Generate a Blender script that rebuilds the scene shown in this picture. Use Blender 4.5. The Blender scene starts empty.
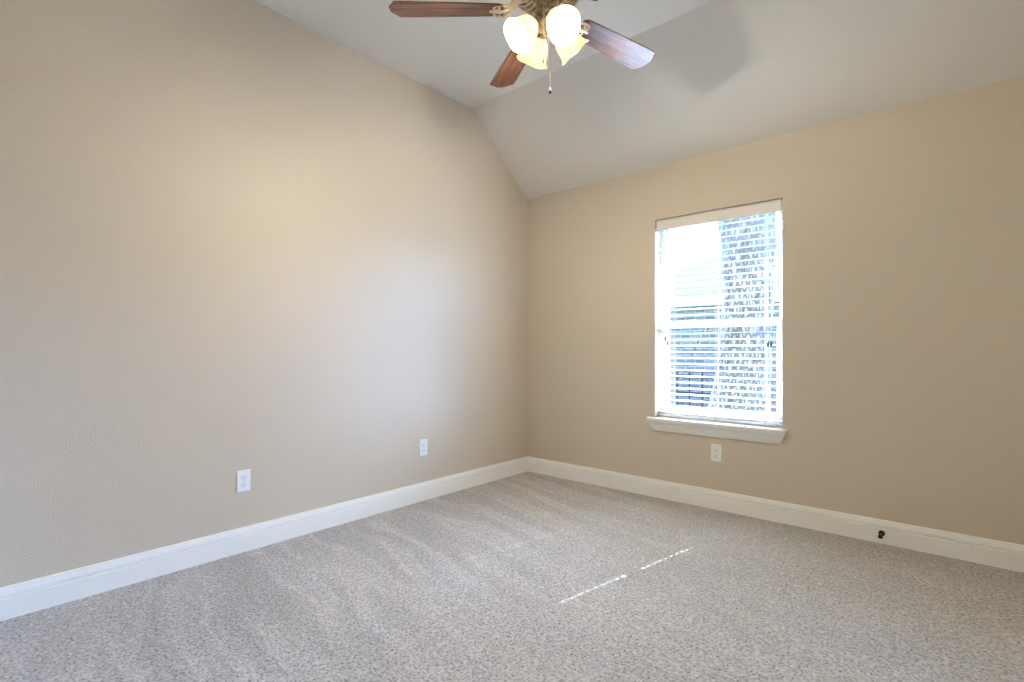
import bpy, bmesh, math, random
from mathutils import Vector, Matrix
random.seed(4)
PI = math.pi
sc = bpy.context.scene
C = sc.collection

# ------------------------------------------------------------ camera, sky, sun, exposure
W, H = 1024, 682
F_PX = 508.34
CAM = (2.8966, -3.5250, 1.09)
YAW = 41.135
HORIZON = 349.3
cd = bpy.data.cameras.new('camera'); cam = bpy.data.objects.new('camera', cd); C.objects.link(cam)
cam.location = CAM
cam.rotation_euler = (PI/2, 0, math.radians(YAW))
cd.sensor_width = 36.0; cd.lens = F_PX/W*36.0
cd.shift_y = (HORIZON-H/2)/W
cd.clip_start = 0.02; cd.clip_end = 300
sc.camera = cam

world = bpy.data.worlds.new('sky'); sc.world = world; world.use_nodes = True
wn = world.node_tree.nodes; wl = world.node_tree.links; wn.clear()
wo = wn.new('ShaderNodeOutputWorld'); bg = wn.new('ShaderNodeBackground')
sky = wn.new('ShaderNodeTexSky'); sky.sky_type = 'NISHITA'; sky.sun_disc = False
SUN_EL, SUN_DX = 42.3, 0.195
sky.sun_elevation = math.radians(SUN_EL); sky.sun_rotation = math.atan2(SUN_DX, 1.0)
sky.dust_density = 2.5; sky.air_density = 1.0
# hazy bright cloud on the sunny side (+y), plainer blue sky on the far side
SKY_SUNNY, SKY_FAR, SKY_CLEAR = 29.0, 1.0, 0.05
stc = wn.new('ShaderNodeTexCoord'); sdot = wn.new('ShaderNodeVectorMath'); sdot.operation = 'DOT_PRODUCT'
sdot.inputs[1].default_value = Vector((-0.12, 0.97, 0.22)).normalized()
wl.new(stc.outputs['Generated'], sdot.inputs[0])
smr = wn.new('ShaderNodeMapRange'); smr.interpolation_type = 'SMOOTHSTEP'
smr.inputs[1].default_value = -0.15; smr.inputs[2].default_value = 0.9; wl.new(sdot.outputs['Value'], smr.inputs[0])
scl = wn.new('ShaderNodeMix'); scl.data_type = 'RGBA'; wl.new(smr.outputs[0], scl.inputs[0])
scl.inputs[6].default_value = (SKY_FAR*.57, SKY_FAR*.91, SKY_FAR*1.75, 1)
scl.inputs[7].default_value = (SKY_SUNNY*.57, SKY_SUNNY*.90, SKY_SUNNY*1.66, 1)
mixn = wn.new('ShaderNodeMix'); mixn.data_type = 'RGBA'; mixn.inputs[0].default_value = SKY_CLEAR
wl.new(scl.outputs[2], mixn.inputs[6]); wl.new(sky.outputs[0], mixn.inputs[7]); wl.new(mixn.outputs[2], bg.inputs[0])
bg.inputs[1].default_value = 1.0
wl.new(bg.outputs[0], wo.inputs[0])

sd = bpy.data.lights.new('sun', 'SUN'); sun = bpy.data.objects.new('sun', sd); C.objects.link(sun)
sd.energy = 36.0; sd.angle = math.radians(0.53); sd.color = (0.82, 0.96, 1.18)
dirv = Vector((-SUN_DX, -1.0, -math.hypot(1, SUN_DX)*math.tan(math.radians(SUN_EL)))).normalized()
sun.rotation_euler = dirv.to_track_quat('-Z', 'Y').to_euler(); sun.location = (3, 12, 12)

sc.view_settings.view_transform = 'Standard'; sc.view_settings.look = 'None'
sc.view_settings.gamma = 1.0; sc.view_settings.use_curve_mapping = False
sc.view_settings.exposure = 1.13
BULB = 600.0
cy = sc.cycles
cy.max_bounces = 14; cy.diffuse_bounces = 8; cy.glossy_bounces = 5; cy.transmission_bounces = 8; cy.transparent_max_bounces = 12
cy.sample_clamp_indirect = 8.0
cy.use_denoising = True; cy.use_light_tree = True; cy.use_adaptive_sampling = False
cy.caustics_reflective = False; cy.caustics_refractive = False

def portal(name, loc, sx, sy, direction):
    d = bpy.data.lights.new(name, 'AREA'); o = bpy.data.objects.new(name, d); C.objects.link(o)
    d.shape = 'RECTANGLE'; d.size = sx; d.size_y = sy; d.cycles.is_portal = True
    o.location = loc; o.rotation_euler = Vector(direction).to_track_quat('-Z', 'Z' if abs(direction[2]) < .5 else 'Y').to_euler()
    return o

# ------------------------------------------------------------ dimensions
RX, RY = 3.5, -4.3          # right wall, wall behind the camera
ZE, ZC, YF = 2.434, 3.0, -0.70
WX0, WX1, WZ0, WZ1 = 1.222, 2.075, 0.588, 2.045
TH = 0.17
# unseen window added in the right-hand wall, a cool light source
SX0, SX1, SZ0, SZ1 = -3.20, -2.25, 0.588, 2.045

# ------------------------------------------------------------ materials
def srgb(r, g, b):
    f = lambda c: (c/255/12.92) if c/255 <= .04045 else ((c/255+.055)/1.055)**2.4
    return (f(r), f(g), f(b), 1)
def mat(name, col, rough=.5, metal=0, spec=.5):
    m = bpy.data.materials.new(name); m.use_nodes = True
    b = m.node_tree.nodes['Principled BSDF']
    b.inputs['Base Color'].default_value = col if len(col) == 4 else (*col, 1)
    b.inputs['Roughness'].default_value = rough; b.inputs['Metallic'].default_value = metal
    b.inputs['Specular IOR Level'].default_value = spec
    return m, m.node_tree.nodes, m.node_tree.links, b
def noise(n, l, scale, detail=2, vec=None, rough=.5):
    t = n.new('ShaderNodeTexNoise'); t.inputs['Scale'].default_value = scale
    t.inputs['Detail'].default_value = detail; t.inputs['Roughness'].default_value = rough
    if vec is not None: l.new(vec, t.inputs['Vector'])
    return t
def ramp(n, l, fac, stops):
    r = n.new('ShaderNodeValToRGB'); e = r.color_ramp.elements
    while len(e) < len(stops): e.new(.5)
    for i, (p, c) in enumerate(stops):
        e[i].position = p; e[i].color = c if len(c) == 4 else (*c, 1)
    l.new(fac, r.inputs[0]); return r
def geo(n):
    return n.new('ShaderNodeNewGeometry').outputs['Position']
def objc(n):
    return n.new('ShaderNodeTexCoord').outputs['Object']
def bump(n, l, b, h, strength, dist):
    q = n.new('ShaderNodeBump'); q.inputs['Strength'].default_value = strength; q.inputs['Distance'].default_value = dist
    l.new(h, q.inputs['Height']); l.new(q.outputs[0], b.inputs['Normal']); return q
def math_(n, l, op, a, b=None):
    m = n.new('ShaderNodeMath'); m.operation = op
    for i, v in enumerate((a, b)):
        if v is None: continue
        if isinstance(v, (int, float)): m.inputs[i].default_value = v
        else: l.new(v, m.inputs[i])
    return m.outputs[0]
def mixc(n, l, f, a, b, mode='MIX'):
    m = n.new('ShaderNodeMix'); m.data_type = 'RGBA'; m.blend_type = mode
    for i, v in ((0, f), (6, a), (7, b)):
        if hasattr(v, 'links'): l.new(v, m.inputs[i])
        else: m.inputs[i].default_value = v
    return m.outputs[2]

def paint(name, col, rough, spec, strength):
    m, n, l, b = mat(name, col, rough, 0, spec)
    t = noise(n, l, 150, 2, geo(n), .55)
    r = ramp(n, l, t.outputs[0], [(.42, (0, 0, 0)), (.62, (1, 1, 1))])
    bump(n, l, b, r.outputs[0], strength, .0016)
    return m
M = {}
M['wall'] = paint('tan_wall_paint', (.622, .533, .410, 1), .42, .38, .48)
M['ceiling'] = paint('ceiling_paint', (.68, .65, .59, 1), .8, .25, .3)
M['trim'] = mat('white_trim_paint', (.87, .85, .79, 1), .32)[0]
M['vinyl'] = mat('white_vinyl', (.82, .81, .79, 1), .35)[0]
M['plate'] = mat('white_plastic_plate', (.83, .83, .81, 1), .3)[0]
M['slot'] = mat('dark_slot', (.16, .16, .15, 1), .6)[0]
M['receptacle'] = mat('receptacle_plastic', (.78, .78, .76, 1), .4)[0]
M['screw'] = mat('painted_screw', (.7, .7, .68, 1), .3, .3)[0]
M['blind'] = mat('white_blind_slat', (.82, .82, .82, 1), .38)[0]
M['valance'] = mat('cream_valance', (.74, .68, .60, 1), .4)[0]
M['cord'] = mat('blind_cord', (.62, .60, .56, 1), .8)[0]
M['tassel'] = mat('dark_tassel', (.03, .028, .025, 1), .5)[0]
M['bronze'] = mat('dark_bronze', (.018, .015, .012, 1), .35, .6)[0]
M['rubber'] = mat('black_rubber', (.012, .012, .012, 1), .6)[0]
M['black'] = mat('black_iron', (.03, .03, .035, 1), .5)[0]

def carpet():
    m, n, l, b = mat('beige_cut_pile_carpet', (.5, .46, .42, 1), .95, 0, .1)
    P = geo(n)
    a = noise(n, l, 105, 3, P, .7)
    v = n.new('ShaderNodeTexVoronoi'); v.inputs['Scale'].default_value = 85; l.new(P, v.inputs['Vector'])
    s = math_(n, l, 'ADD', math_(n, l, 'MULTIPLY', a.outputs[0], .8), math_(n, l, 'MULTIPLY', v.outputs[0], .28))
    sp = ramp(n, l, s, [(.36, (.12, .10, .08)), (.46, (.46, .415, .36)), (.56, (.60, .55, .485)), (.70, (.80, .75, .67))])
    # lay of the pile after vacuuming: fans of long narrow wedges, strokes running out from the left wall
    mp = n.new('ShaderNodeMapping'); mp.inputs['Rotation'].default_value = (0, 0, math.radians(STROKE)); l.new(P, mp.inputs['Vector'])
    warp = noise(n, l, 1.3, 2, P)
    wv = n.new('ShaderNodeVectorMath'); wv.operation = 'MULTIPLY_ADD'
    l.new(warp.outputs[1], wv.inputs[0]); wv.inputs[1].default_value = (.22, .22, 0); l.new(mp.outputs[0], wv.inputs[2])
    st = n.new('ShaderNodeVectorMath'); st.operation = 'MULTIPLY'; l.new(wv.outputs[0], st.inputs[0]); st.inputs[1].default_value = (.55, 5.5, 1)
    tr = noise(n, l, 1.25, 1.5, st.outputs[0], .4)
    trr = ramp(n, l, tr.outputs[0], [(.40, (.0, .0, .0)), (.50, (.45, .45, .45)), (.53, (1, 1, 1)), (.62, (.5, .5, .5))])
    big = noise(n, l, 2.2, 3, P, .55)
    sxx = n.new('ShaderNodeSeparateXYZ'); l.new(P, sxx.inputs[0])
    mr = n.new('ShaderNodeMapRange'); mr.interpolation_type = 'SMOOTHSTEP'; l.new(sxx.outputs[0], mr.inputs[0])
    mr.inputs[1].default_value = .75; mr.inputs[2].default_value = 1.7; mr.inputs[3].default_value = .17; mr.inputs[4].default_value = .045
    tone = math_(n, l, 'ADD', math_(n, l, 'MULTIPLY', trr.outputs[0], mr.outputs[0]), math_(n, l, 'MULTIPLY', big.outputs[0], .18))
    tone = math_(n, l, 'ADD', tone, .59)
    tc = n.new('ShaderNodeCombineColor')
    for i in range(3): l.new(tone, tc.inputs[i])
    col = mixc(n, l, 1.0, sp.outputs[0], tc.outputs[0], 'MULTIPLY')
    l.new(col, b.inputs['Base Color'])
    b.inputs['Sheen Weight'].default_value = .25; b.inputs['Sheen Roughness'].default_value = .6
    bump(n, l, b, s, .8, .006)
    return m
STROKE = 10
M['carpet'] = carpet()

def wood():
    m, n, l, b = mat('cherry_blade_wood', (.2, .08, .04, 1), .27)
    tc = objc(n)
    mp = n.new('ShaderNodeMapping'); mp.inputs['Scale'].default_value = (2.2, 42, 10); l.new(tc, mp.inputs['Vector'])
    t = noise(n, l, 1.6, 5, mp.outputs[0], .6); t.inputs['Distortion'].default_value = .6
    r = ramp(n, l, t.outputs[0], [(.3, (.045, .015, .009)), (.5, (.145, .050, .026)), (.68, (.26, .105, .055))])
    l.new(r.outputs[0], b.inputs['Base Color']); return m
M['wood'] = wood()
m, n, l, b = mat('antique_pewter', (.42, .35, .27, 1), .33, .85)
t = noise(n, l, 60, 3, objc(n)); r = ramp(n, l, t.outputs[0], [(.35, (.24, .19, .14)), (.6, (.55, .48, .38))]); l.new(r.outputs[0], b.inputs['Base Color'])
M['pewter'] = m
M['iron_gold'] = mat('antique_cream_metal', (.68, .60, .48, 1), .35, .5)[0]
M['chain'] = mat('pull_chain_metal', (.55, .50, .42, 1), .35, .8)[0]
M['ivory'] = mat('ivory_pull', (.75, .7, .6, 1), .4)[0]

def shade_glass():
    m = bpy.data.materials.new('frosted_amber_glass'); m.use_nodes = True; n = m.node_tree.nodes; l = m.node_tree.links; n.clear()
    o = n.new('ShaderNodeOutputMaterial'); d = n.new('ShaderNodeBsdfDiffuse'); t = n.new('ShaderNodeBsdfTranslucent'); g = n.new('ShaderNodeBsdfGlossy')
    tt = noise(n, l, 28, 3, objc(n)); tt.inputs['Distortion'].default_value = 1.2
    rr = ramp(n, l, tt.outputs[0], [(.35, (.68, .60, .44)), (.62, (.76, .70, .56))])
    for q in (d, t): l.new(rr.outputs[0], q.inputs[0])
    g.inputs[1].default_value = .12; g.inputs[0].default_value = (.9, .9, .9, 1)
    a = n.new('ShaderNodeMixShader'); a.inputs[0].default_value = .28; l.new(d.outputs[0], a.inputs[1]); l.new(t.outputs[0], a.inputs[2])
    c = n.new('ShaderNodeMixShader'); c.inputs[0].default_value = .06; l.new(a.outputs[0], c.inputs[1]); l.new(g.outputs[0], c.inputs[2])
    l.new(c.outputs[0], o.inputs[0]); return m
M['shade'] = shade_glass()
m = bpy.data.materials.new('lit_bulb'); m.use_nodes = True; n = m.node_tree.nodes; l = m.node_tree.links
b = n['Principled BSDF']; b.inputs['Emission Color'].default_value = (1, .93, .79, 1); b.inputs['Emission Strength'].default_value = BULB
b.inputs['Base Color'].default_value = (.9, .9, .85, 1)
M['bulb'] = m

def pane():
    m = bpy.data.materials.new('window_glass'); m.use_nodes = True; n = m.node_tree.nodes; l = m.node_tree.links; n.clear()
    o = n.new('ShaderNodeOutputMaterial'); t = n.new('ShaderNodeBsdfTransparent'); g = n.new('ShaderNodeBsdfGlossy'); f = n.new('ShaderNodeFresnel')
    t.inputs[0].default_value = (.90, .92, .92, 1); g.inputs[1].default_value = .0; f.inputs[0].default_value = 1.3
    x = n.new('ShaderNodeMixShader'); l.new(f.outputs[0], x.inputs[0]); l.new(t.outputs[0], x.inputs[1]); l.new(g.outputs[0], x.inputs[2])
    l.new(x.outputs[0], o.inputs[0]); return m
M['pane'] = pane()

def brick():
    m, n, l, b = mat('pale_brick', (.4, .35, .32, 1), .9, 0, .02)
    tc = n.new('ShaderNodeTexCoord'); sx = n.new('ShaderNodeSeparateXYZ'); l.new(geo(n), sx.inputs[0])
    cx = n.new('ShaderNodeCombineXYZ'); l.new(math_(n, l, 'ADD', sx.outputs[0], sx.outputs[1]), cx.inputs[0]); l.new(sx.outputs[2], cx.inputs[1])
    t = n.new('ShaderNodeTexBrick'); l.new(cx.outputs[0], t.inputs['Vector']); t.inputs['Scale'].default_value = 1
    t.inputs['Brick Width'].default_value = .23; t.inputs['Row Height'].default_value = .085; t.inputs['Mortar Size'].default_value = .010
    t.inputs['Color1'].default_value = (.22, .19, .20, 1); t.inputs['Color2'].default_value = (.32, .28, .29, 1); t.inputs['Mortar'].default_value = (.45, .43, .42, 1)
    l.new(t.outputs[0], b.inputs['Base Color']); return m
M['brick'] = brick()
m, n, l, b = mat('grey_roof_shingles', (.2, .2, .2, 1), .9, 0, .02)
P = geo(n); sx = n.new('ShaderNodeSeparateXYZ'); l.new(P, sx.inputs[0])
fr = math_(n, l, 'FRACT', math_(n, l, 'MULTIPLY', sx.outputs[2], 9.0)); tn = noise(n, l, 9, 4, P)
q = math_(n, l, 'ADD', math_(n, l, 'MULTIPLY', fr, .4), math_(n, l, 'MULTIPLY', tn.outputs[0], .6))
r = ramp(n, l, q, [(.25, (.022, .022, .026)), (.7, (.07, .068, .072))]); l.new(r.outputs[0], b.inputs['Base Color'])
M['shingle'] = m
m, n, l, b = mat('oak_bark', (.1, .08, .07, 1), .95, 0, .02)
mp = n.new('ShaderNodeMapping'); mp.inputs['Scale'].default_value = (1, 1, .33); l.new(geo(n), mp.inputs['Vector'])
v = n.new('ShaderNodeTexVoronoi'); v.inputs['Scale'].default_value = 22; v.feature = 'DISTANCE_TO_EDGE'; l.new(mp.outputs[0], v.inputs['Vector'])
t = noise(n, l, 16, 5, mp.outputs[0], .7); q = math_(n, l, 'MULTIPLY', math_(n, l, 'ADD', v.outputs[0], .12), t.outputs[0])
r = ramp(n, l, q, [(.03, (.03, .027, .028)), (.13, (.15, .135, .135)), (.25, (.27, .25, .25))]); l.new(r.outputs[0], b.inputs['Base Color'])
bump(n, l, b, q, 1.0, .05)
M['bark'] = m
m, n, l, b = mat('lawn_grass', (.05, .09, .03, 1), .95, 0, .02)
t = noise(n, l, 14, 5, geo(n), .7); r = ramp(n, l, t.outputs[0], [(.3, (.035, .06, .025)), (.7, (.12, .17, .07))]); l.new(r.outputs[0], b.inputs['Base Color'])
M['lawn'] = m
M['leaf'] = mat('oak_leaves', (.06, .09, .03, 1), .7)[0]
M['bounce_ground'] = mat('neutral_bounce_ground', (.09, .09, .09, 1), .9, 0, .02)[0]  # made-up grey ground, toned to set the bounce through the added window
M['soffit'] = mat('white_soffit', (.7, .68, .65, 1), .7)[0]

# ------------------------------------------------------------ mesh helpers
def NB(): return bmesh.new()
def box(bm, x0, x1, y0, y1, z0, z1):
    v = [bm.verts.new(p) for p in ((x0,y0,z0),(x1,y0,z0),(x1,y1,z0),(x0,y1,z0),(x0,y0,z1),(x1,y0,z1),(x1,y1,z1),(x0,y1,z1))]
    for f in ((0,3,2,1),(4,5,6,7),(0,1,5,4),(1,2,6,5),(2,3,7,6),(3,0,4,7)): bm.faces.new([v[i] for i in f])
def prism(bm, pts, fn0, fn1):
    a = [bm.verts.new(fn0(p)) for p in pts]; b = [bm.verts.new(fn1(p)) for p in pts]; k = len(pts)
    bm.faces.new(a); bm.faces.new(b[::-1])
    for i in range(k): bm.faces.new((a[i], b[i], b[(i+1) % k], a[(i+1) % k]))
def loft(bm, loops, closed=True, cap=True):
    R = [[bm.verts.new(p) for p in lp] for lp in loops]; k = len(loops[0])
    for a, b in zip(R, R[1:]):
        for i in range(k if closed else k-1): bm.faces.new((a[i], a[(i+1) % k], b[(i+1) % k], b[i]))
    if cap: bm.faces.new(R[0][::-1]); bm.faces.new(R[-1])
def lathe(bm, prof, seg=32, mtx=None, cap=False):
    mtx = mtx or Matrix.Identity(4)
    loops = [[mtx @ Vector((r*math.cos(2*PI*i/seg), r*math.sin(2*PI*i/seg), z)) for i in range(seg)] for r, z in prof]
    loft(bm, loops, True, cap)
def tube(bm, pts, rad, seg=10):
    pts = [Vector(p) for p in pts]; loops = []
    rad = rad if isinstance(rad, (list, tuple)) else [rad]*len(pts)
    up = None
    for i, p in enumerate(pts):
        t = (pts[min(i+1, len(pts)-1)]-pts[max(i-1, 0)]).normalized()
        if up is None: up = Vector((0,0,1)) if abs(t.z) < .9 else Vector((1,0,0))
        u = (up-t*up.dot(t)).normalized(); w = t.cross(u); up = u
        loops.append([p+rad[i]*(math.cos(2*PI*k/seg)*u+math.sin(2*PI*k/seg)*w) for k in range(seg)])
    loft(bm, loops)
def obj(name, bm, m, parent=None, smooth=False, bevel=0, seg=2):
    bmesh.ops.recalc_face_normals(bm, faces=bm.faces)
    me = bpy.data.meshes.new(name); bm.to_mesh(me); bm.free()
    o = bpy.data.objects.new(name, me); C.objects.link(o)
    if m: me.materials.append(m)
    if smooth:
        for p in me.polygons: p.use_smooth = True
        me.set_sharp_from_angle(angle=math.radians(40))
    if bevel:
        b = o.modifiers.new('bevel', 'BEVEL'); b.width = bevel; b.segments = seg; b.limit_method = 'ANGLE'; b.angle_limit = math.radians(40)
    if parent: o.parent = parent
    return o
def struct(o, label=None):
    o['kind'] = 'structure'
    if label: o['label'] = label
    return o
def tag(o, label, cat, group=None):
    o['label'] = label; o['category'] = cat
    if group: o['group'] = group
    return o
def empty(name, loc, rz=0):
    o = bpy.data.objects.new(name, None); C.objects.link(o); o.location = loc; o.rotation_euler = (0, 0, rz); o.empty_display_size = .1
    return o
def copy_tree(o, parent=None):
    c = o.copy(); C.objects.link(c)
    if parent: c.parent = parent
    for ch in list(o.children): copy_tree(ch, c)
    return c

# ------------------------------------------------------------ room shell
bm = NB(); box(bm, -TH, RX+TH, RY-TH, TH, -.12, 0)
struct(obj('floor', bm, M['carpet']), 'beige cut pile carpet with vacuum tracks')

def pierced(bm, u0, u1, z0, z1, a0, a1, b0, b1, f):
    # wall slab u0..u1 x z0..z1 with an opening a0..a1 x b0..b1 ; f(ua,ub,za,zb) emits a box
    us = [u0, a0, a1, u1]; zs = [z0, b0, b1, z1]
    for i in range(3):
        for k in range(3):
            if not (i == 1 and k == 1): f(us[i], us[i+1], zs[k], zs[k+1])
def frame_mesh(outer, inner, y0, y1, mp=lambda x, y, z: (x, y, z)):
    # rectangular ring (x0,x1,z0,z1) extruded over y: one clean manifold
    bm = NB(); R = []
    for y in (y0, y1):
        for (x0, x1, z0, z1) in (outer, inner):
            R.append([bm.verts.new(mp(x, y, z)) for x, z in ((x0,z0),(x1,z0),(x1,z1),(x0,z1))])
    o0, i0, o1, i1 = R
    for k in range(4):
        j = (k+1) % 4
        bm.faces.new((o0[k], o0[j], i0[j], i0[k])); bm.faces.new((o1[k], i1[k], i1[j], o1[j]))
        bm.faces.new((o0[k], o1[k], o1[j], o0[j])); bm.faces.new((i0[k], i0[j], i1[j], i1[k]))
    return bm

bm = frame_mesh((-TH, RX+TH, -.12, ZE), (WX0, WX1, WZ0, WZ1), 0, TH)
struct(obj('wall_back', bm, M['wall']), 'tan painted wall with the window')
sidep = [(RY, 0), (0, 0), (0, ZE), (YF, ZC), (RY, ZC)]
bm = NB(); prism(bm, sidep, lambda p: (0, p[0], p[1]), lambda p: (-TH, p[0], p[1]))
struct(obj('wall_left', bm, M['wall']), 'tan painted wall with sloping top edge')
# right wall: pieces round the added window, gable-shaped top
bm = NB()
for ya, yb, za, zb in ((RY, SX0, 0, SZ1), (SX1, 0, 0, SZ1), (SX0, SX1, 0, SZ0)): box(bm, RX, RX+TH, ya, yb, za, zb)
prism(bm, [(RY, SZ1), (0, SZ1), (0, ZE), (YF, ZC), (RY, ZC)], lambda p: (RX, p[0], p[1]), lambda p: (RX+TH, p[0], p[1]))
struct(obj('wall_right', bm, M['wall']))
bm = NB(); box(bm, -TH, RX+TH, RY-TH, RY, 0, ZC)
struct(obj('wall_front', bm, M['wall']))
bm = NB()
cp = [(RY-TH, ZC), (YF, ZC), (0, ZE), (TH, ZE), (TH, ZE+.14), (YF, ZC+.14), (RY-TH, ZC+.14)]
prism(bm, cp, lambda p: (-TH, p[0], p[1]), lambda p: (RX+TH, p[0], p[1]))
struct(obj('ceiling', bm, M['ceiling']), 'ceiling, flat with one slope down to the window wall')

# baseboards: moulded profile (depth, height)
BB = [(0, 0), (.0145, 0), (.0145, .0825), (.0075, .0855), (.0075, .0915), (.0135, .0940), (.0135, .104), (.0115, .112), (.0105, .118), (.0085, .120), (.0085, .1235), (.0075, .128), (.005, .1305), (0, .131)]
def baseboard(name, fn0, fn1, label=None):
    bm = NB(); prism(bm, BB, fn0, fn1); return struct(obj(name, bm, M['trim']), label)
baseboard('baseboard_back', lambda p: (p[0], -p[0], p[1]), lambda p: (RX-p[0], -p[0], p[1]), 'white moulded baseboard under the window wall')
baseboard('baseboard_left', lambda p: (p[0], -p[0], p[1]), lambda p: (p[0], RY+p[0], p[1]), 'white moulded baseboard along the left wall')
baseboard('baseboard_right', lambda p: (RX-p[0], -p[0], p[1]), lambda p: (RX-p[0], RY+p[0], p[1]))
baseboard('baseboard_front', lambda p: (p[0], RY+p[0], p[1]), lambda p: (RX-p[0], RY+p[0], p[1]))

# ------------------------------------------------------------ windows (local coords: x along wall, y outward, z up)
def make_window(name, x0, x1, z0, z1, mp, label=None, seats=True):
    zr = z0+(z1-z0)*.468
    y0, y1 = .095, .160
    w = struct(obj(name, frame_mesh((x0+.001, x1-.001, z0+.001, z1-.001), (x0+.028, x1-.028, z0+.030, z1-.028), y0, y1, mp), M['vinyl'], bevel=.002), label)
    # upper sash: set back; lower sash: towards the room
    us = obj('upper_sash', frame_mesh((x0+.028, x1-.028, zr-.018, z1-.028), (x0+.046, x1-.046, zr+.020, z1-.048), y0+.036, y0+.060, mp), M['vinyl'], w, bevel=.002)
    ls = obj('lower_sash', frame_mesh((x0+.028, x1-.028, z0+.030, zr+.020), (x0+.058, x1-.058, z0+.075, zr-.024), y0+.006, y0+.034, mp), M['vinyl'], w, bevel=.002)
    for s, (a, b_, c, d, y) in ((us, (x0+.046, x1-.046, zr+.020, z1-.048, y0+.047)), (ls, (x0+.058, x1-.058, z0+.075, zr-.024, y0+.019))):
        bm = NB(); v = [mp(x, y, z) for x, z in ((a, c), (b_, c), (b_, d), (a, d))]
        bm.faces.new([bm.verts.new(p) for p in v]); obj('pane', bm, M['pane'], s)
    for fx in (.27, .73):
        bm = NB(); xx = x0+(x1-x0)*fx
        pts = [(xx-.03, y0-.004), (xx+.03, y0-.004), (xx+.03, y0+.004), (xx-.03, y0+.004)]
        prism(bm, pts, lambda p: mp(p[0], p[1], zr+.020), lambda p: mp(p[0], p[1], zr+.030)); obj('sash_lock', bm, M['vinyl'], ls)
    # stool with horns, and the tapered apron under it with returned ends
    bm = NB(); xa, xb = x0-.052, x1+.028
    pts = [(x0+.001, y0), (x0+.001, -.0005), (xa, -.0005), (xa, -.040), (xa+.012, -.052), (xb-.012, -.052), (xb, -.040), (xb, -.0005), (x1-.001, -.0005), (x1-.001, y0)]
    if abs(xb-xa) > 0: prism(bm, pts, lambda p: mp(p[0], p[1], z0-.018), lambda p: mp(p[0], p[1], z0+.001))
    obj('window_sill', bm, M['trim'], w, bevel=.004)
    bm = NB(); L = []
    for z, d, e in ((z0-.018, .046, .004), (z0-.030, .044, .006), (z0-.036, .034, .012), (z0-.050, .030, .018), (z0-.066, .024, .026), (z0-.074, .023, .028), (z0-.078, .018, .032), (z0-.090, .016, .036), (z0-.097, .010, .040)):
        L.append([mp(xa+e, -.0003, z), mp(xa+e, -d, z), mp(xb-e, -d, z), mp(xb-e, -.0003, z)])
    loft(bm, L); obj('apron', bm, M['trim'], w)
    return w
idm = lambda x, y, z: (x, y, z)
make_window('window_1', WX0, WX1, WZ0, WZ1, idm, 'white vinyl single-hung window with white sill and apron')
make_window('added_window', SX0, SX1, SZ0, SZ1, lambda x, y, z: (RX+y, x, z))  # added out of view to throw cool daylight on the left wall
portal('sky_portal', ((WX0+WX1)/2, .175, (WZ0+WZ1)/2), WX1-WX0, WZ1-WZ0, (0, -1, 0))
portal('sky_portal', (RX+.175, (SX0+SX1)/2, (SZ0+SZ1)/2), SX1-SX0, SZ1-SZ0, (-1, 0, 0))

# ------------------------------------------------------------ blind
XC = (WX0+WX1)/2
blind = tag(empty('window_blind', (XC, .061, WZ0)), 'white horizontal slat blind hanging open in the window on the back wall', 'blind')
bw = (WX1-WX0)/2-.006
def slat_mesh():
    bm = NB(); hx = .3150; hw = .0035; hl = .0085; T = .0028
    xs = [-bw, -hx-hw, -hx+hw, hx-hw, hx+hw, bw]; ys = [-.025, -hl, hl, .025]
    holes = {(1, 1), (3, 1)}
    V = {}
    crown = lambda y: .0022*(1-(y/.025)**2)
    def vert(i, k, t):
        if (i, k, t) not in V: V[i, k, t] = bm.verts.new((xs[i], ys[k], crown(ys[k])+(T/2 if t else -T/2)))
        return V[i, k, t]
    for i in range(5):
        for k in range(3):
            if (i, k) in holes: continue
            for t in (0, 1): bm.faces.new([vert(i, k, t), vert(i+1, k, t), vert(i+1, k+1, t), vert(i, k+1, t)])
            for (a, b_, di, dk) in (((i, k), (i+1, k), 0, -1), ((i+1, k), (i+1, k+1), 1, 0), ((i+1, k+1), (i, k+1), 0, 1), ((i, k+1), (i, k), -1, 0)):
                q = (i+di, k+dk)
                if q in holes or not (0 <= q[0] < 5 and 0 <= q[1] < 3):
                    bm.faces.new([vert(*a, 0), vert(*b_, 0), vert(*b_, 1), vert(*a, 1)])
    return bm
NS = 31; PITCH = .0440; Z_TOP = 1.950-WZ0
SLAT_TILT = 3.0
s0 = obj('slat', slat_mesh(), M['blind'], blind)
s0.rotation_euler = (math.radians(SLAT_TILT), 0, 0)
for i in range(NS):
    s = s0 if i == 0 else s0.copy()
    if i: C.objects.link(s); s.parent = blind
    s.location = (0, 0, Z_TOP-i*PITCH)
zb = Z_TOP-NS*PITCH
bm = NB(); box(bm, -bw, bw, -.025, .025, zb+.012, zb+.028); br = obj('bottom_rail', bm, M['blind'], blind, bevel=.003)
for x in (-.39, -.315, 0, .315, .39):
    bm = NB(); lathe(bm, [(.006, -.0255), (.006, -.028), (.003, -.029)], 12, Matrix.Translation((x, 0, zb+.020)) @ Matrix.Rotation(PI/2, 4, 'X') @ Matrix.Scale(-1, 4, (0, 0, 1)), True); obj('cord_button', bm, M['cord'], br)
bm = NB(); box(bm, -bw, bw, -.022, .024, 1.985-WZ0, 2.040-WZ0); obj('headrail', bm, M['blind'], blind, bevel=.002)
bm = NB()
vp = [(-.040, 1.962), (-.0565, 1.962), (-.060, 1.966), (-.060, 1.972), (-.057, 1.976), (-.057, 2.026), (-.062, 2.029), (-.062, 2.036), (-.040, 2.036)]
prism(bm, vp, lambda p: (-bw+.002, p[0], p[1]-WZ0), lambda p: (bw-.002, p[0], p[1]-WZ0)); obj('valance', bm, M['valance'], blind, bevel=.0015)
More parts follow.
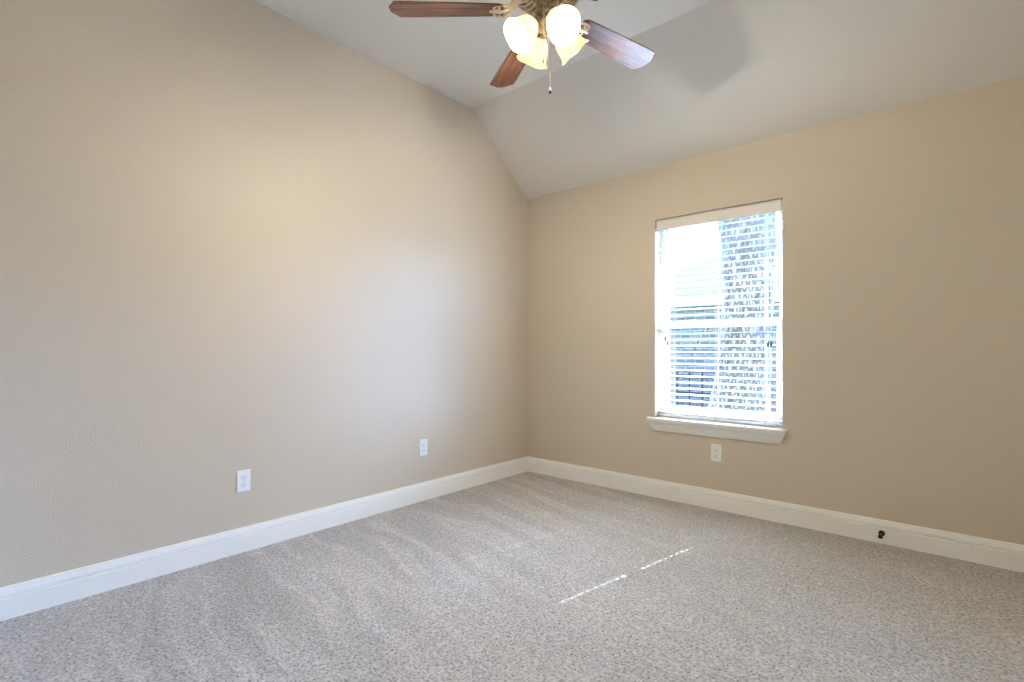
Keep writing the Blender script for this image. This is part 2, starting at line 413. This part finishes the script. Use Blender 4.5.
for x in (-.315, 0, .315):
    bm = NB()
    for y in (-.0262, .0262): tube(bm, [(x, y, zb+.02), (x, y, 1.99-WZ0)], .0009, 6)
    if x: tube(bm, [(x, 0, zb+.02), (x, 0, 1.99-WZ0)], .0009, 6)
    else:
        for y in (-.0262, .0262): tube(bm, [(x+.004, y, zb+.02), (x+.004, y, 1.99-WZ0)], .0007, 6)
    obj('ladder_cord', bm, M['cord'], blind)
def pull(x, ztassel):
    bm = NB(); tube(bm, [(x, -.033, ztassel), (x, -.033, 1.99-WZ0)], .0011, 6); c = obj('pull_cord', bm, M['cord'], blind)
    bm = NB(); lathe(bm, [(.0015, .006), (.004, .002), (.0065, -.014), (.0075, -.030), (.0060, -.034)], 14, Matrix.Translation((x, -.033, ztassel)), True); obj('tassel', bm, M['tassel'], c, True)
for x, z in ((-.360, 1.186), (-.342, 1.154), (.336, 1.139), (.354, 1.139)): pull(x, z-WZ0)

# ------------------------------------------------------------ wall outlets (front faces local -y)
def make_outlet():
    r = empty('wall_outlet', (0, 0, 0))
    bm = NB(); L = []
    for d, e in ((0, 0), (.0025, 0), (.0052, .0035)):
        a, c = .0355-e, .0585-e; L.append([(-a, -d, -c), (a, -d, -c), (a, -d, c), (-a, -d, c)])
    loft(bm, L); obj('cover_plate', bm, M['plate'], r, bevel=.0008)
    for s in (-1, 1):
        bm = NB(); lp = []
        for k in range(28):
            a = 2*PI*k/28; lp.append((max(-.0165, min(.0165, .0190*math.cos(a))), .0145*math.sin(a)+s*.0198))
        loft(bm, [[(x, -.004, z) for x, z in lp], [(x, -.0072, z) for x, z in lp], [(x*.95, -.0078, (z-s*.0198)*.95+s*.0198) for x, z in lp]])
        rc = obj('receptacle', bm, M['receptacle'], r)
        bm = NB()
        for x, hh in ((-.0064, .0042), (.0064, .0034)): box(bm, x-.0011, x+.0011, -.0081, -.0070, s*.0198+.003-hh, s*.0198+.003+hh)
        lathe(bm, [(.0026, -.0081), (.0026, -.0070)], 12, Matrix.Translation((0, 0, s*.0198-.0075)) @ Matrix.Rotation(PI/2, 4, 'X') @ Matrix.Scale(-1, 4, (0, 0, 1)) @ Matrix.Translation((0, 0, 0)), True)
        obj('slot', bm, M['slot'], rc)
    bm = NB(); lathe(bm, [(.0034, .0050), (.0034, .0060), (.0020, .0064)], 14, Matrix.Rotation(PI/2, 4, 'X'), True); obj('screw', bm, M['screw'], r)
    return r
o1 = make_outlet(); o1.location = (0, -2.412, .380); o1.rotation_euler = (0, 0, PI/2)
tag(o1, 'white duplex wall outlet low on the left wall, the larger one nearer the viewer', 'outlet', 'white wall outlets')
o2 = copy_tree(o1); o2.location = (0, -1.182, .381)
tag(o2, 'white wall outlet low on the left wall, the smaller one nearer the room corner', 'outlet', 'white wall outlets')
o3 = copy_tree(o1); o3.location = (1.667, 0, .384); o3.rotation_euler = (0, 0, 0)
tag(o3, 'white wall outlet on the tan back wall directly below the window', 'outlet', 'white wall outlets')

# ------------------------------------------------------------ door stop on the back baseboard
ds = tag(empty('door_stop', (2.583, -.0145, .059)), 'small black door stop sticking out of the white baseboard right of the window', 'door stop')
RXm = Matrix.Rotation(PI/2, 4, 'X')
bm = NB(); lathe(bm, [(.0150, 0), (.0155, .003), (.013, .008), (.007, .012)], 20, RXm, True); obj('base_plate', bm, M['bronze'], ds, True)
bm = NB(); tube(bm, [(0, -.010, 0), (0, -.062, 0)], .0045, 12); obj('rod', bm, M['bronze'], ds, True)
bm = NB(); lathe(bm, [(.0065, .060), (.0105, .062), (.0115, .072), (.0095, .078), (.004, .080)], 20, RXm, True); obj('bumper', bm, M['rubber'], ds, True)

# ------------------------------------------------------------ ceiling fan with light kit
FX, FY, ZB = 1.583, -1.795, 2.535
fan = tag(empty('ceiling_fan', (FX, FY, ZC)), 'five-blade ceiling fan with dark cherry blades and four lit frosted glass shades', 'ceiling fan')
Z = lambda z: z-ZC
bm = NB(); lathe(bm, [(.010, Z(3.0)), (.072, Z(3.0)), (.075, Z(2.985)), (.068, Z(2.955)), (.045, Z(2.928)), (.020, Z(2.915)), (.016, Z(2.905))], 36, None, True); obj('canopy', bm, M['pewter'], fan, True)
bm = NB(); tube(bm, [(0, 0, Z(2.93)), (0, 0, Z(2.735))], .0135, 18); obj('downrod', bm, M['pewter'], fan, True)
bm = NB(); lathe(bm, [(.016, Z(2.760)), (.034, Z(2.752)), (.050, Z(2.738)), (.105, Z(2.728)), (.140, Z(2.712)), (.152, Z(2.690)), (.154, Z(2.655)), (.150, Z(2.635)), (.155, Z(2.628)), (.155, Z(2.618)), (.146, Z(2.610)), (.138, Z(2.612)), (.120, Z(2.616)), (.060, Z(2.618)), (.01, Z(2.618))], 48)
mh = obj('motor_housing', bm, M['pewter'], fan, True)
bm = NB()
for k in range(24):
    a = 2*PI*k/24; R3 = Matrix.Rotation(a, 4, 'Z')
    pts = [R3 @ Vector(p) for p in ((.068, -.001, Z(2.613)), (.095, .005, Z(2.600)), (.120, .009, Z(2.599)), (.141, .010, Z(2.611)))]
    tube(bm, pts, [.0032, .0046, .0055, .004], 6)
lathe(bm, [(.150, Z(2.620)), (.151, Z(2.606)), (.143, Z(2.603)), (.140, Z(2.612))], 48)
obj('vent_grille', bm, M['iron_gold'], mh, True)
bm = NB(); lathe(bm, [(.030, Z(2.620)), (.066, Z(2.616)), (.066, Z(2.598)), (.050, Z(2.590)), (.044, Z(2.575)), (.044, Z(2.530)), (.050, Z(2.522)), (.050, Z(2.508)), (.040, Z(2.498)), (.022, Z(2.492))], 40, None, True); obj('switch_housing', bm, M['pewter'], fan, True)
bm = NB(); lathe(bm, [(.022, Z(2.496)), (.046, Z(2.490)), (.052, Z(2.478)), (.048, Z(2.462)), (.030, Z(2.448)), (.014, Z(2.440)), (.012, Z(2.428)), (.007, Z(2.418)), (.002, Z(2.414))], 36, None, True); obj('light_fitter', bm, M['pewter'], fan, True)

# a blade: clipped-corner board, local x along its length
BR0, BR1 = .185, .668
def blade_outline(g=0.0):
    w0, w1 = .054, .069; c = .030
    return [(BR0, -w0+.014), (BR0+.018, -w0), (BR0+.10, -w0-.004), (BR1-.09, -w1), (BR1-c, -w1), (BR1-.008, -w1+.036), (BR1, -.022), (BR1, .022), (BR1-.008, w1-.036), (BR1-c, w1), (BR1-.09, w1), (BR0+.10, w0+.004), (BR0+.018, w0), (BR0, w0-.014)]
bm = NB(); prism(bm, blade_outline(), lambda p: (p[0], p[1], -.003), lambda p: (p[0], p[1], .003))
blade0 = obj('blade', bm, M['wood'], fan, bevel=.0015)
PITCHB = -11
def iron_mesh():
    bm = NB()
    tube(bm, [(.075, 0, .062), (.105, 0, .058), (.130, 0, .040), (.150, 0, .014), (.172, 0, .002), (.195, 0, -.006)], [.010, .009, .008, .008, .009, .008], 10)
    for s in (-1, 1):
        tube(bm, [(.150, 0, .012), (.160, s*.016, .006), (.178, s*.034, -.004), (.200, s*.041, -.006), (.220, s*.034, -.006), (.228, s*.020, -.006), (.218, s*.010, -.006), (.205, s*.014, -.006)], [.005, .006, .006, .006, .006, .005, .005, .004], 8)
        tube(bm, [(.105, s*.004, .058), (.118, s*.020, .046), (.138, s*.026, .026), (.156, s*.016, .010)], [.004, .005, .005, .004], 8)
    tube(bm, [(.190, 0, -.006), (.222, 0, -.006), (.245, 0, -.006)], [.009, .007, .005], 8)
    for x, y in ((.202, .026), (.202, -.026), (.236, 0)): lathe(bm, [(.007, -.003), (.007, -.011), (.004, -.013)], 10, Matrix.Translation((x, y, 0)), True)
    return bm
iron0 = obj('blade_iron', iron_mesh(), M['iron_gold'], fan, True)
for k in range(5):
    a = math.radians(5.8+72*k)
    b_, i_ = (blade0, iron0) if k == 0 else (blade0.copy(), iron0.copy())
    for q in (b_, i_):
        if k: C.objects.link(q); q.parent = fan
        q.rotation_mode = 'ZYX' if False else 'XYZ'
        q.matrix_local = Matrix.Translation((0, 0, Z(ZB))) @ Matrix.Rotation(a, 4, 'Z') @ Matrix.Rotation(math.radians(PITCHB) if q is b_ else 0, 4, 'X')

SHP = [(.024, -.004), (.030, .000), (.040, .010), (.051, .024), (.058, .042), (.061, .060), (.063, .076), (.068, .090), (.079, .104)]
DEP = math.radians(43)
def shade_mesh():
    bm = NB(); seg = 40
    prof = SHP+[(r-.003, z) for r, z in SHP[::-1]]
    loops = []
    for r, z in prof:
        lp = []
        for i in range(seg):
            t = 2*PI*i/seg; w = max(0, (z-.07)/.04)
            lp.append((r*math.cos(t)*(.93)*(1+.015*w*math.cos(5*t)), r*math.sin(t)*(.93)*(1+.015*w*math.cos(5*t)), z+.002*w*math.cos(5*t)))
        loops.append(lp)
    loft(bm, loops, True, False); 
    return bm
def bulb_mesh():
    bm = NB(); pr = [(.011, .018), (.013, .026), (.020, .036), (.0265, .048), (.028, .058), (.026, .070), (.019, .080), (.009, .0855), (.001, .087)]
    lathe(bm, pr, 24, None, True); return bm
sh0 = obj('glass_shade', shade_mesh(), M['shade'], fan, True)
bu0 = obj('bulb', bulb_mesh(), M['bulb'], sh0, True)
bm = NB(); lathe(bm, [(.008, -.022), (.020, -.018), (.026, -.006), (.027, .004), (.016, .006), (.014, .020)], 24, None, True); so0 = obj('socket', bm, M['pewter'], sh0, True)
bm = NB(); tube(bm, [(.030, 0, Z(2.476)), (.044, 0, Z(2.486)), (.056, 0, Z(2.490)), (.068, 0, Z(2.480))], .0075, 12); ar0 = obj('lamp_arm', bm, M['pewter'], fan, True)
for k in range(4):
    a = math.radians(-24+90*k)
    s = sh0 if k == 0 else copy_tree(sh0, fan)
    r = ar0 if k == 0 else copy_tree(ar0, fan)
    r.matrix_local = Matrix.Rotation(a, 4, 'Z')
    s.matrix_local = Matrix.Rotation(a, 4, 'Z') @ Matrix.Translation((.066, 0, Z(2.458))) @ Matrix.Rotation(PI/2+DEP, 4, 'Y')
vfw = Vector((-math.sin(math.radians(YAW)), math.cos(math.radians(YAW)))); vrt = Vector((vfw.y, -vfw.x))
def chain(lat, near, ztop, zend, dark):
    p = vrt*lat-vfw*near
    bm = NB(); z = ztop
    while z > zend+.012:
        bmesh.ops.create_icosphere(bm, subdivisions=1, radius=.0021, matrix=Matrix.Translation((p.x, p.y, Z(z)))); z -= .0036
    tube(bm, [(p.x, p.y, Z(ztop)), (p.x, p.y, Z(zend+.01))], .0012, 5)
    c = obj('pull_chain', bm, M['chain'], fan)
    bm = NB(); lathe(bm, [(.002, .016), (.0045, .012), (.0055, .004), (.004, .0)], 12, Matrix.Translation((p.x, p.y, Z(zend))), True); obj('pull_knob', bm, M['ivory'], c, True)
    if dark:
        bm = NB(); bmesh.ops.create_icosphere(bm, subdivisions=2, radius=.0065, matrix=Matrix.Translation((p.x, p.y, Z(zend-.005)))); k = obj('pull_ball', bm, M['bronze'], c, True); k['label'] = 'black ball at chain end'
chain(.010, .049, 2.53, 2.166, True)
chain(-.018, .047, 2.53, 2.285, False)

# ------------------------------------------------------------ outdoors
GZ = -.35
bm = NB(); box(bm, -40, 40, TH+.001, 60, GZ-.2, GZ); struct(obj('ground', bm, M['lawn']), 'lawn outside the window')
bm = NB(); box(bm, RX+TH+.001, 40, -30, TH, GZ-.2, GZ); struct(obj('ground', bm, M['bounce_ground']))  # unseen ground outside the added window, kept neutral for its bounce light
# unseen roof overhang, added to block sun from the upper window
bm = NB(); prism(bm, [(TH+.001, 2.46), (.92, 2.46), (.92, 2.62), (.3, 2.95), (TH+.001, 2.95)], lambda p: (-1.2, p[0], p[1]), lambda p: (RX+1.0, p[0], p[1]))
struct(obj('sun_block_eave', bm, M['soffit']))

house = tag(empty('neighbor_house', (-2.0, 8.45, GZ)), 'single-storey pale brick house with a grey shingle hip roof seen through the window', 'house')
hx0, hx1, hy0, hy1, he = -4.45, 9.0, 8.45, 16.0, 2.24
def lm(o): 
    o.location = -Vector(house.location); return o
bm = NB(); box(bm, hx0, hx1, hy0, hy1, GZ, he-.02); lm(obj('wall', bm, M['brick'], house))
bm = NB(); ov = .45; rs = .5
c0 = [(hx0-ov, hy0-ov), (hx1+ov, hy0-ov), (hx1+ov, hy1+ov), (hx0-ov, hy1+ov)]
hd = (hy1-hy0)/2+ov; rz = he+rs*hd
A = [bm.verts.new((x, y, he)) for x, y in c0]; r1 = bm.verts.new((hx0-ov+hd, hy0-ov+hd, rz)); r2 = bm.verts.new((hx1+ov-hd, hy0-ov+hd, rz))
bm.faces.new(A[::-1]); bm.faces.new((A[0], A[1], r2, r1)); bm.faces.new((A[1], A[2], r2)); bm.faces.new((A[2], A[3], r1, r2)); bm.faces.new((A[3], A[0], r1))
roof = lm(obj('roof', bm, M['shingle'], house))
bm = frame_mesh((hx0-ov-.02, hx1+ov+.02, hy0-ov-.02, hy1+ov+.02), (hx0-ov+.001, hx1+ov-.001, hy0-ov+.001, hy1+ov-.001), he-.16, he+.03, lambda x, y, z: (x, z, y)); lm(obj('fascia', bm, M['soffit'], house))

tree = tag(empty('oak_tree', (0.98, 2.7, GZ)), 'thick grey-barked tree trunk standing close outside the window', 'tree')
def trunk_loop(x, y, z, rx, seed, n=36):
    out = []
    for k in range(n):
        a = 2*PI*k/n; f = 1+.07*math.sin(3*a+seed)+.05*math.sin(7*a+1.7*z*3)+.03*math.sin(13*a+z*5)
        out.append((x+rx*f*math.cos(a), y+rx*f*math.sin(a), z))
    return out
bm = NB(); L = []
for z, x, r in ((0, -.10, .50), (.25, -.06, .40), (.7, -.02, .33), (1.2, .03, .285), (1.7, .07, .265), (2.1, .09, .265), (2.6, .09, .285), (3.1, .06, .32), (3.5, .05, .33), (4.0, .04, .24)):
    L.append(trunk_loop(x, 0, z, r, .3))
loft(bm, L); obj('trunk', bm, M['bark'], tree, True)
br = [((.05, -.05, 3.4), (.45, -.5, 4.5), (.8, -.9, 5.6), (1.3, -1.1, 6.6)), ((0, 0, 3.3), (-.8, .1, 4.2), (-1.9, .4, 5.0), (-2.6, .2, 5.9)), ((0, .1, 3.6), (-.3, .8, 4.9), (-.6, 1.6, 5.9), (-.9, 2.4, 6.8)), ((0, -.05, 3.7), (-.2, -.4, 5.0), (0, -.3, 6.4), (.2, -.2, 7.4))]
bm = NB()
ends = []
for b4 in br:
    tube(bm, b4, [.19, .13, .09, .04], 10)
    for q in b4[1:]:
        for _ in range(3):
            e = Vector(q)+Vector((random.uniform(-1, 1), random.uniform(-1, 1), random.uniform(.1, 1.0))); mid = (Vector(q)+e)/2+Vector((0, 0, .1))
            tube(bm, [q, mid, e], [.04, .025, .01], 6); ends.append(e)
obj('branch', bm, M['bark'], tree, True)
bm = NB()
for e in ends:
    for _ in range(70):
        c = e+Vector((random.gauss(0, .38), random.gauss(0, .38), random.gauss(0, .26)))
        u = Vector((random.gauss(0, 1), random.gauss(0, 1), random.gauss(0, .6))).normalized()*.055; w = u.cross(Vector((random.random(), random.random(), 1))).normalized()*.028
        bm.faces.new([bm.verts.new(p) for p in (c-u, c+w, c+u, c-w)])
obj('foliage', bm, M['leaf'], tree)
bm = NB(); tube(bm, [(-.26, -.12, 1.75), (-.36, -.2, 1.62), (-.44, -.24, 1.42), (-.46, -.24, 1.36)], [.025, .018, .012, .006], 8); obj('low_twig', bm, M['bark'], tree, True)

fence = tag(empty('iron_fence', (-1.9, 7.7, GZ)), 'short black iron picket fence in front of the brick house, seen low through the window', 'fence')
bm = NB(); FL = 1.15
for z in (.12, .45, .80): box(bm, 0, FL, -.015, .015, z, z+.035)
obj('rail', bm, M['black'], fence)
for k in range(5):
    bm = NB(); x = k*FL/4; tube(bm, [(x, 0, 0), (x, 0, .88)], .016, 8); lathe(bm, [(.016, .88), (.026, .90), (.002, .96)], 8, Matrix.Translation((x, 0, 0)), True); obj('picket', bm, M['black'], fence)
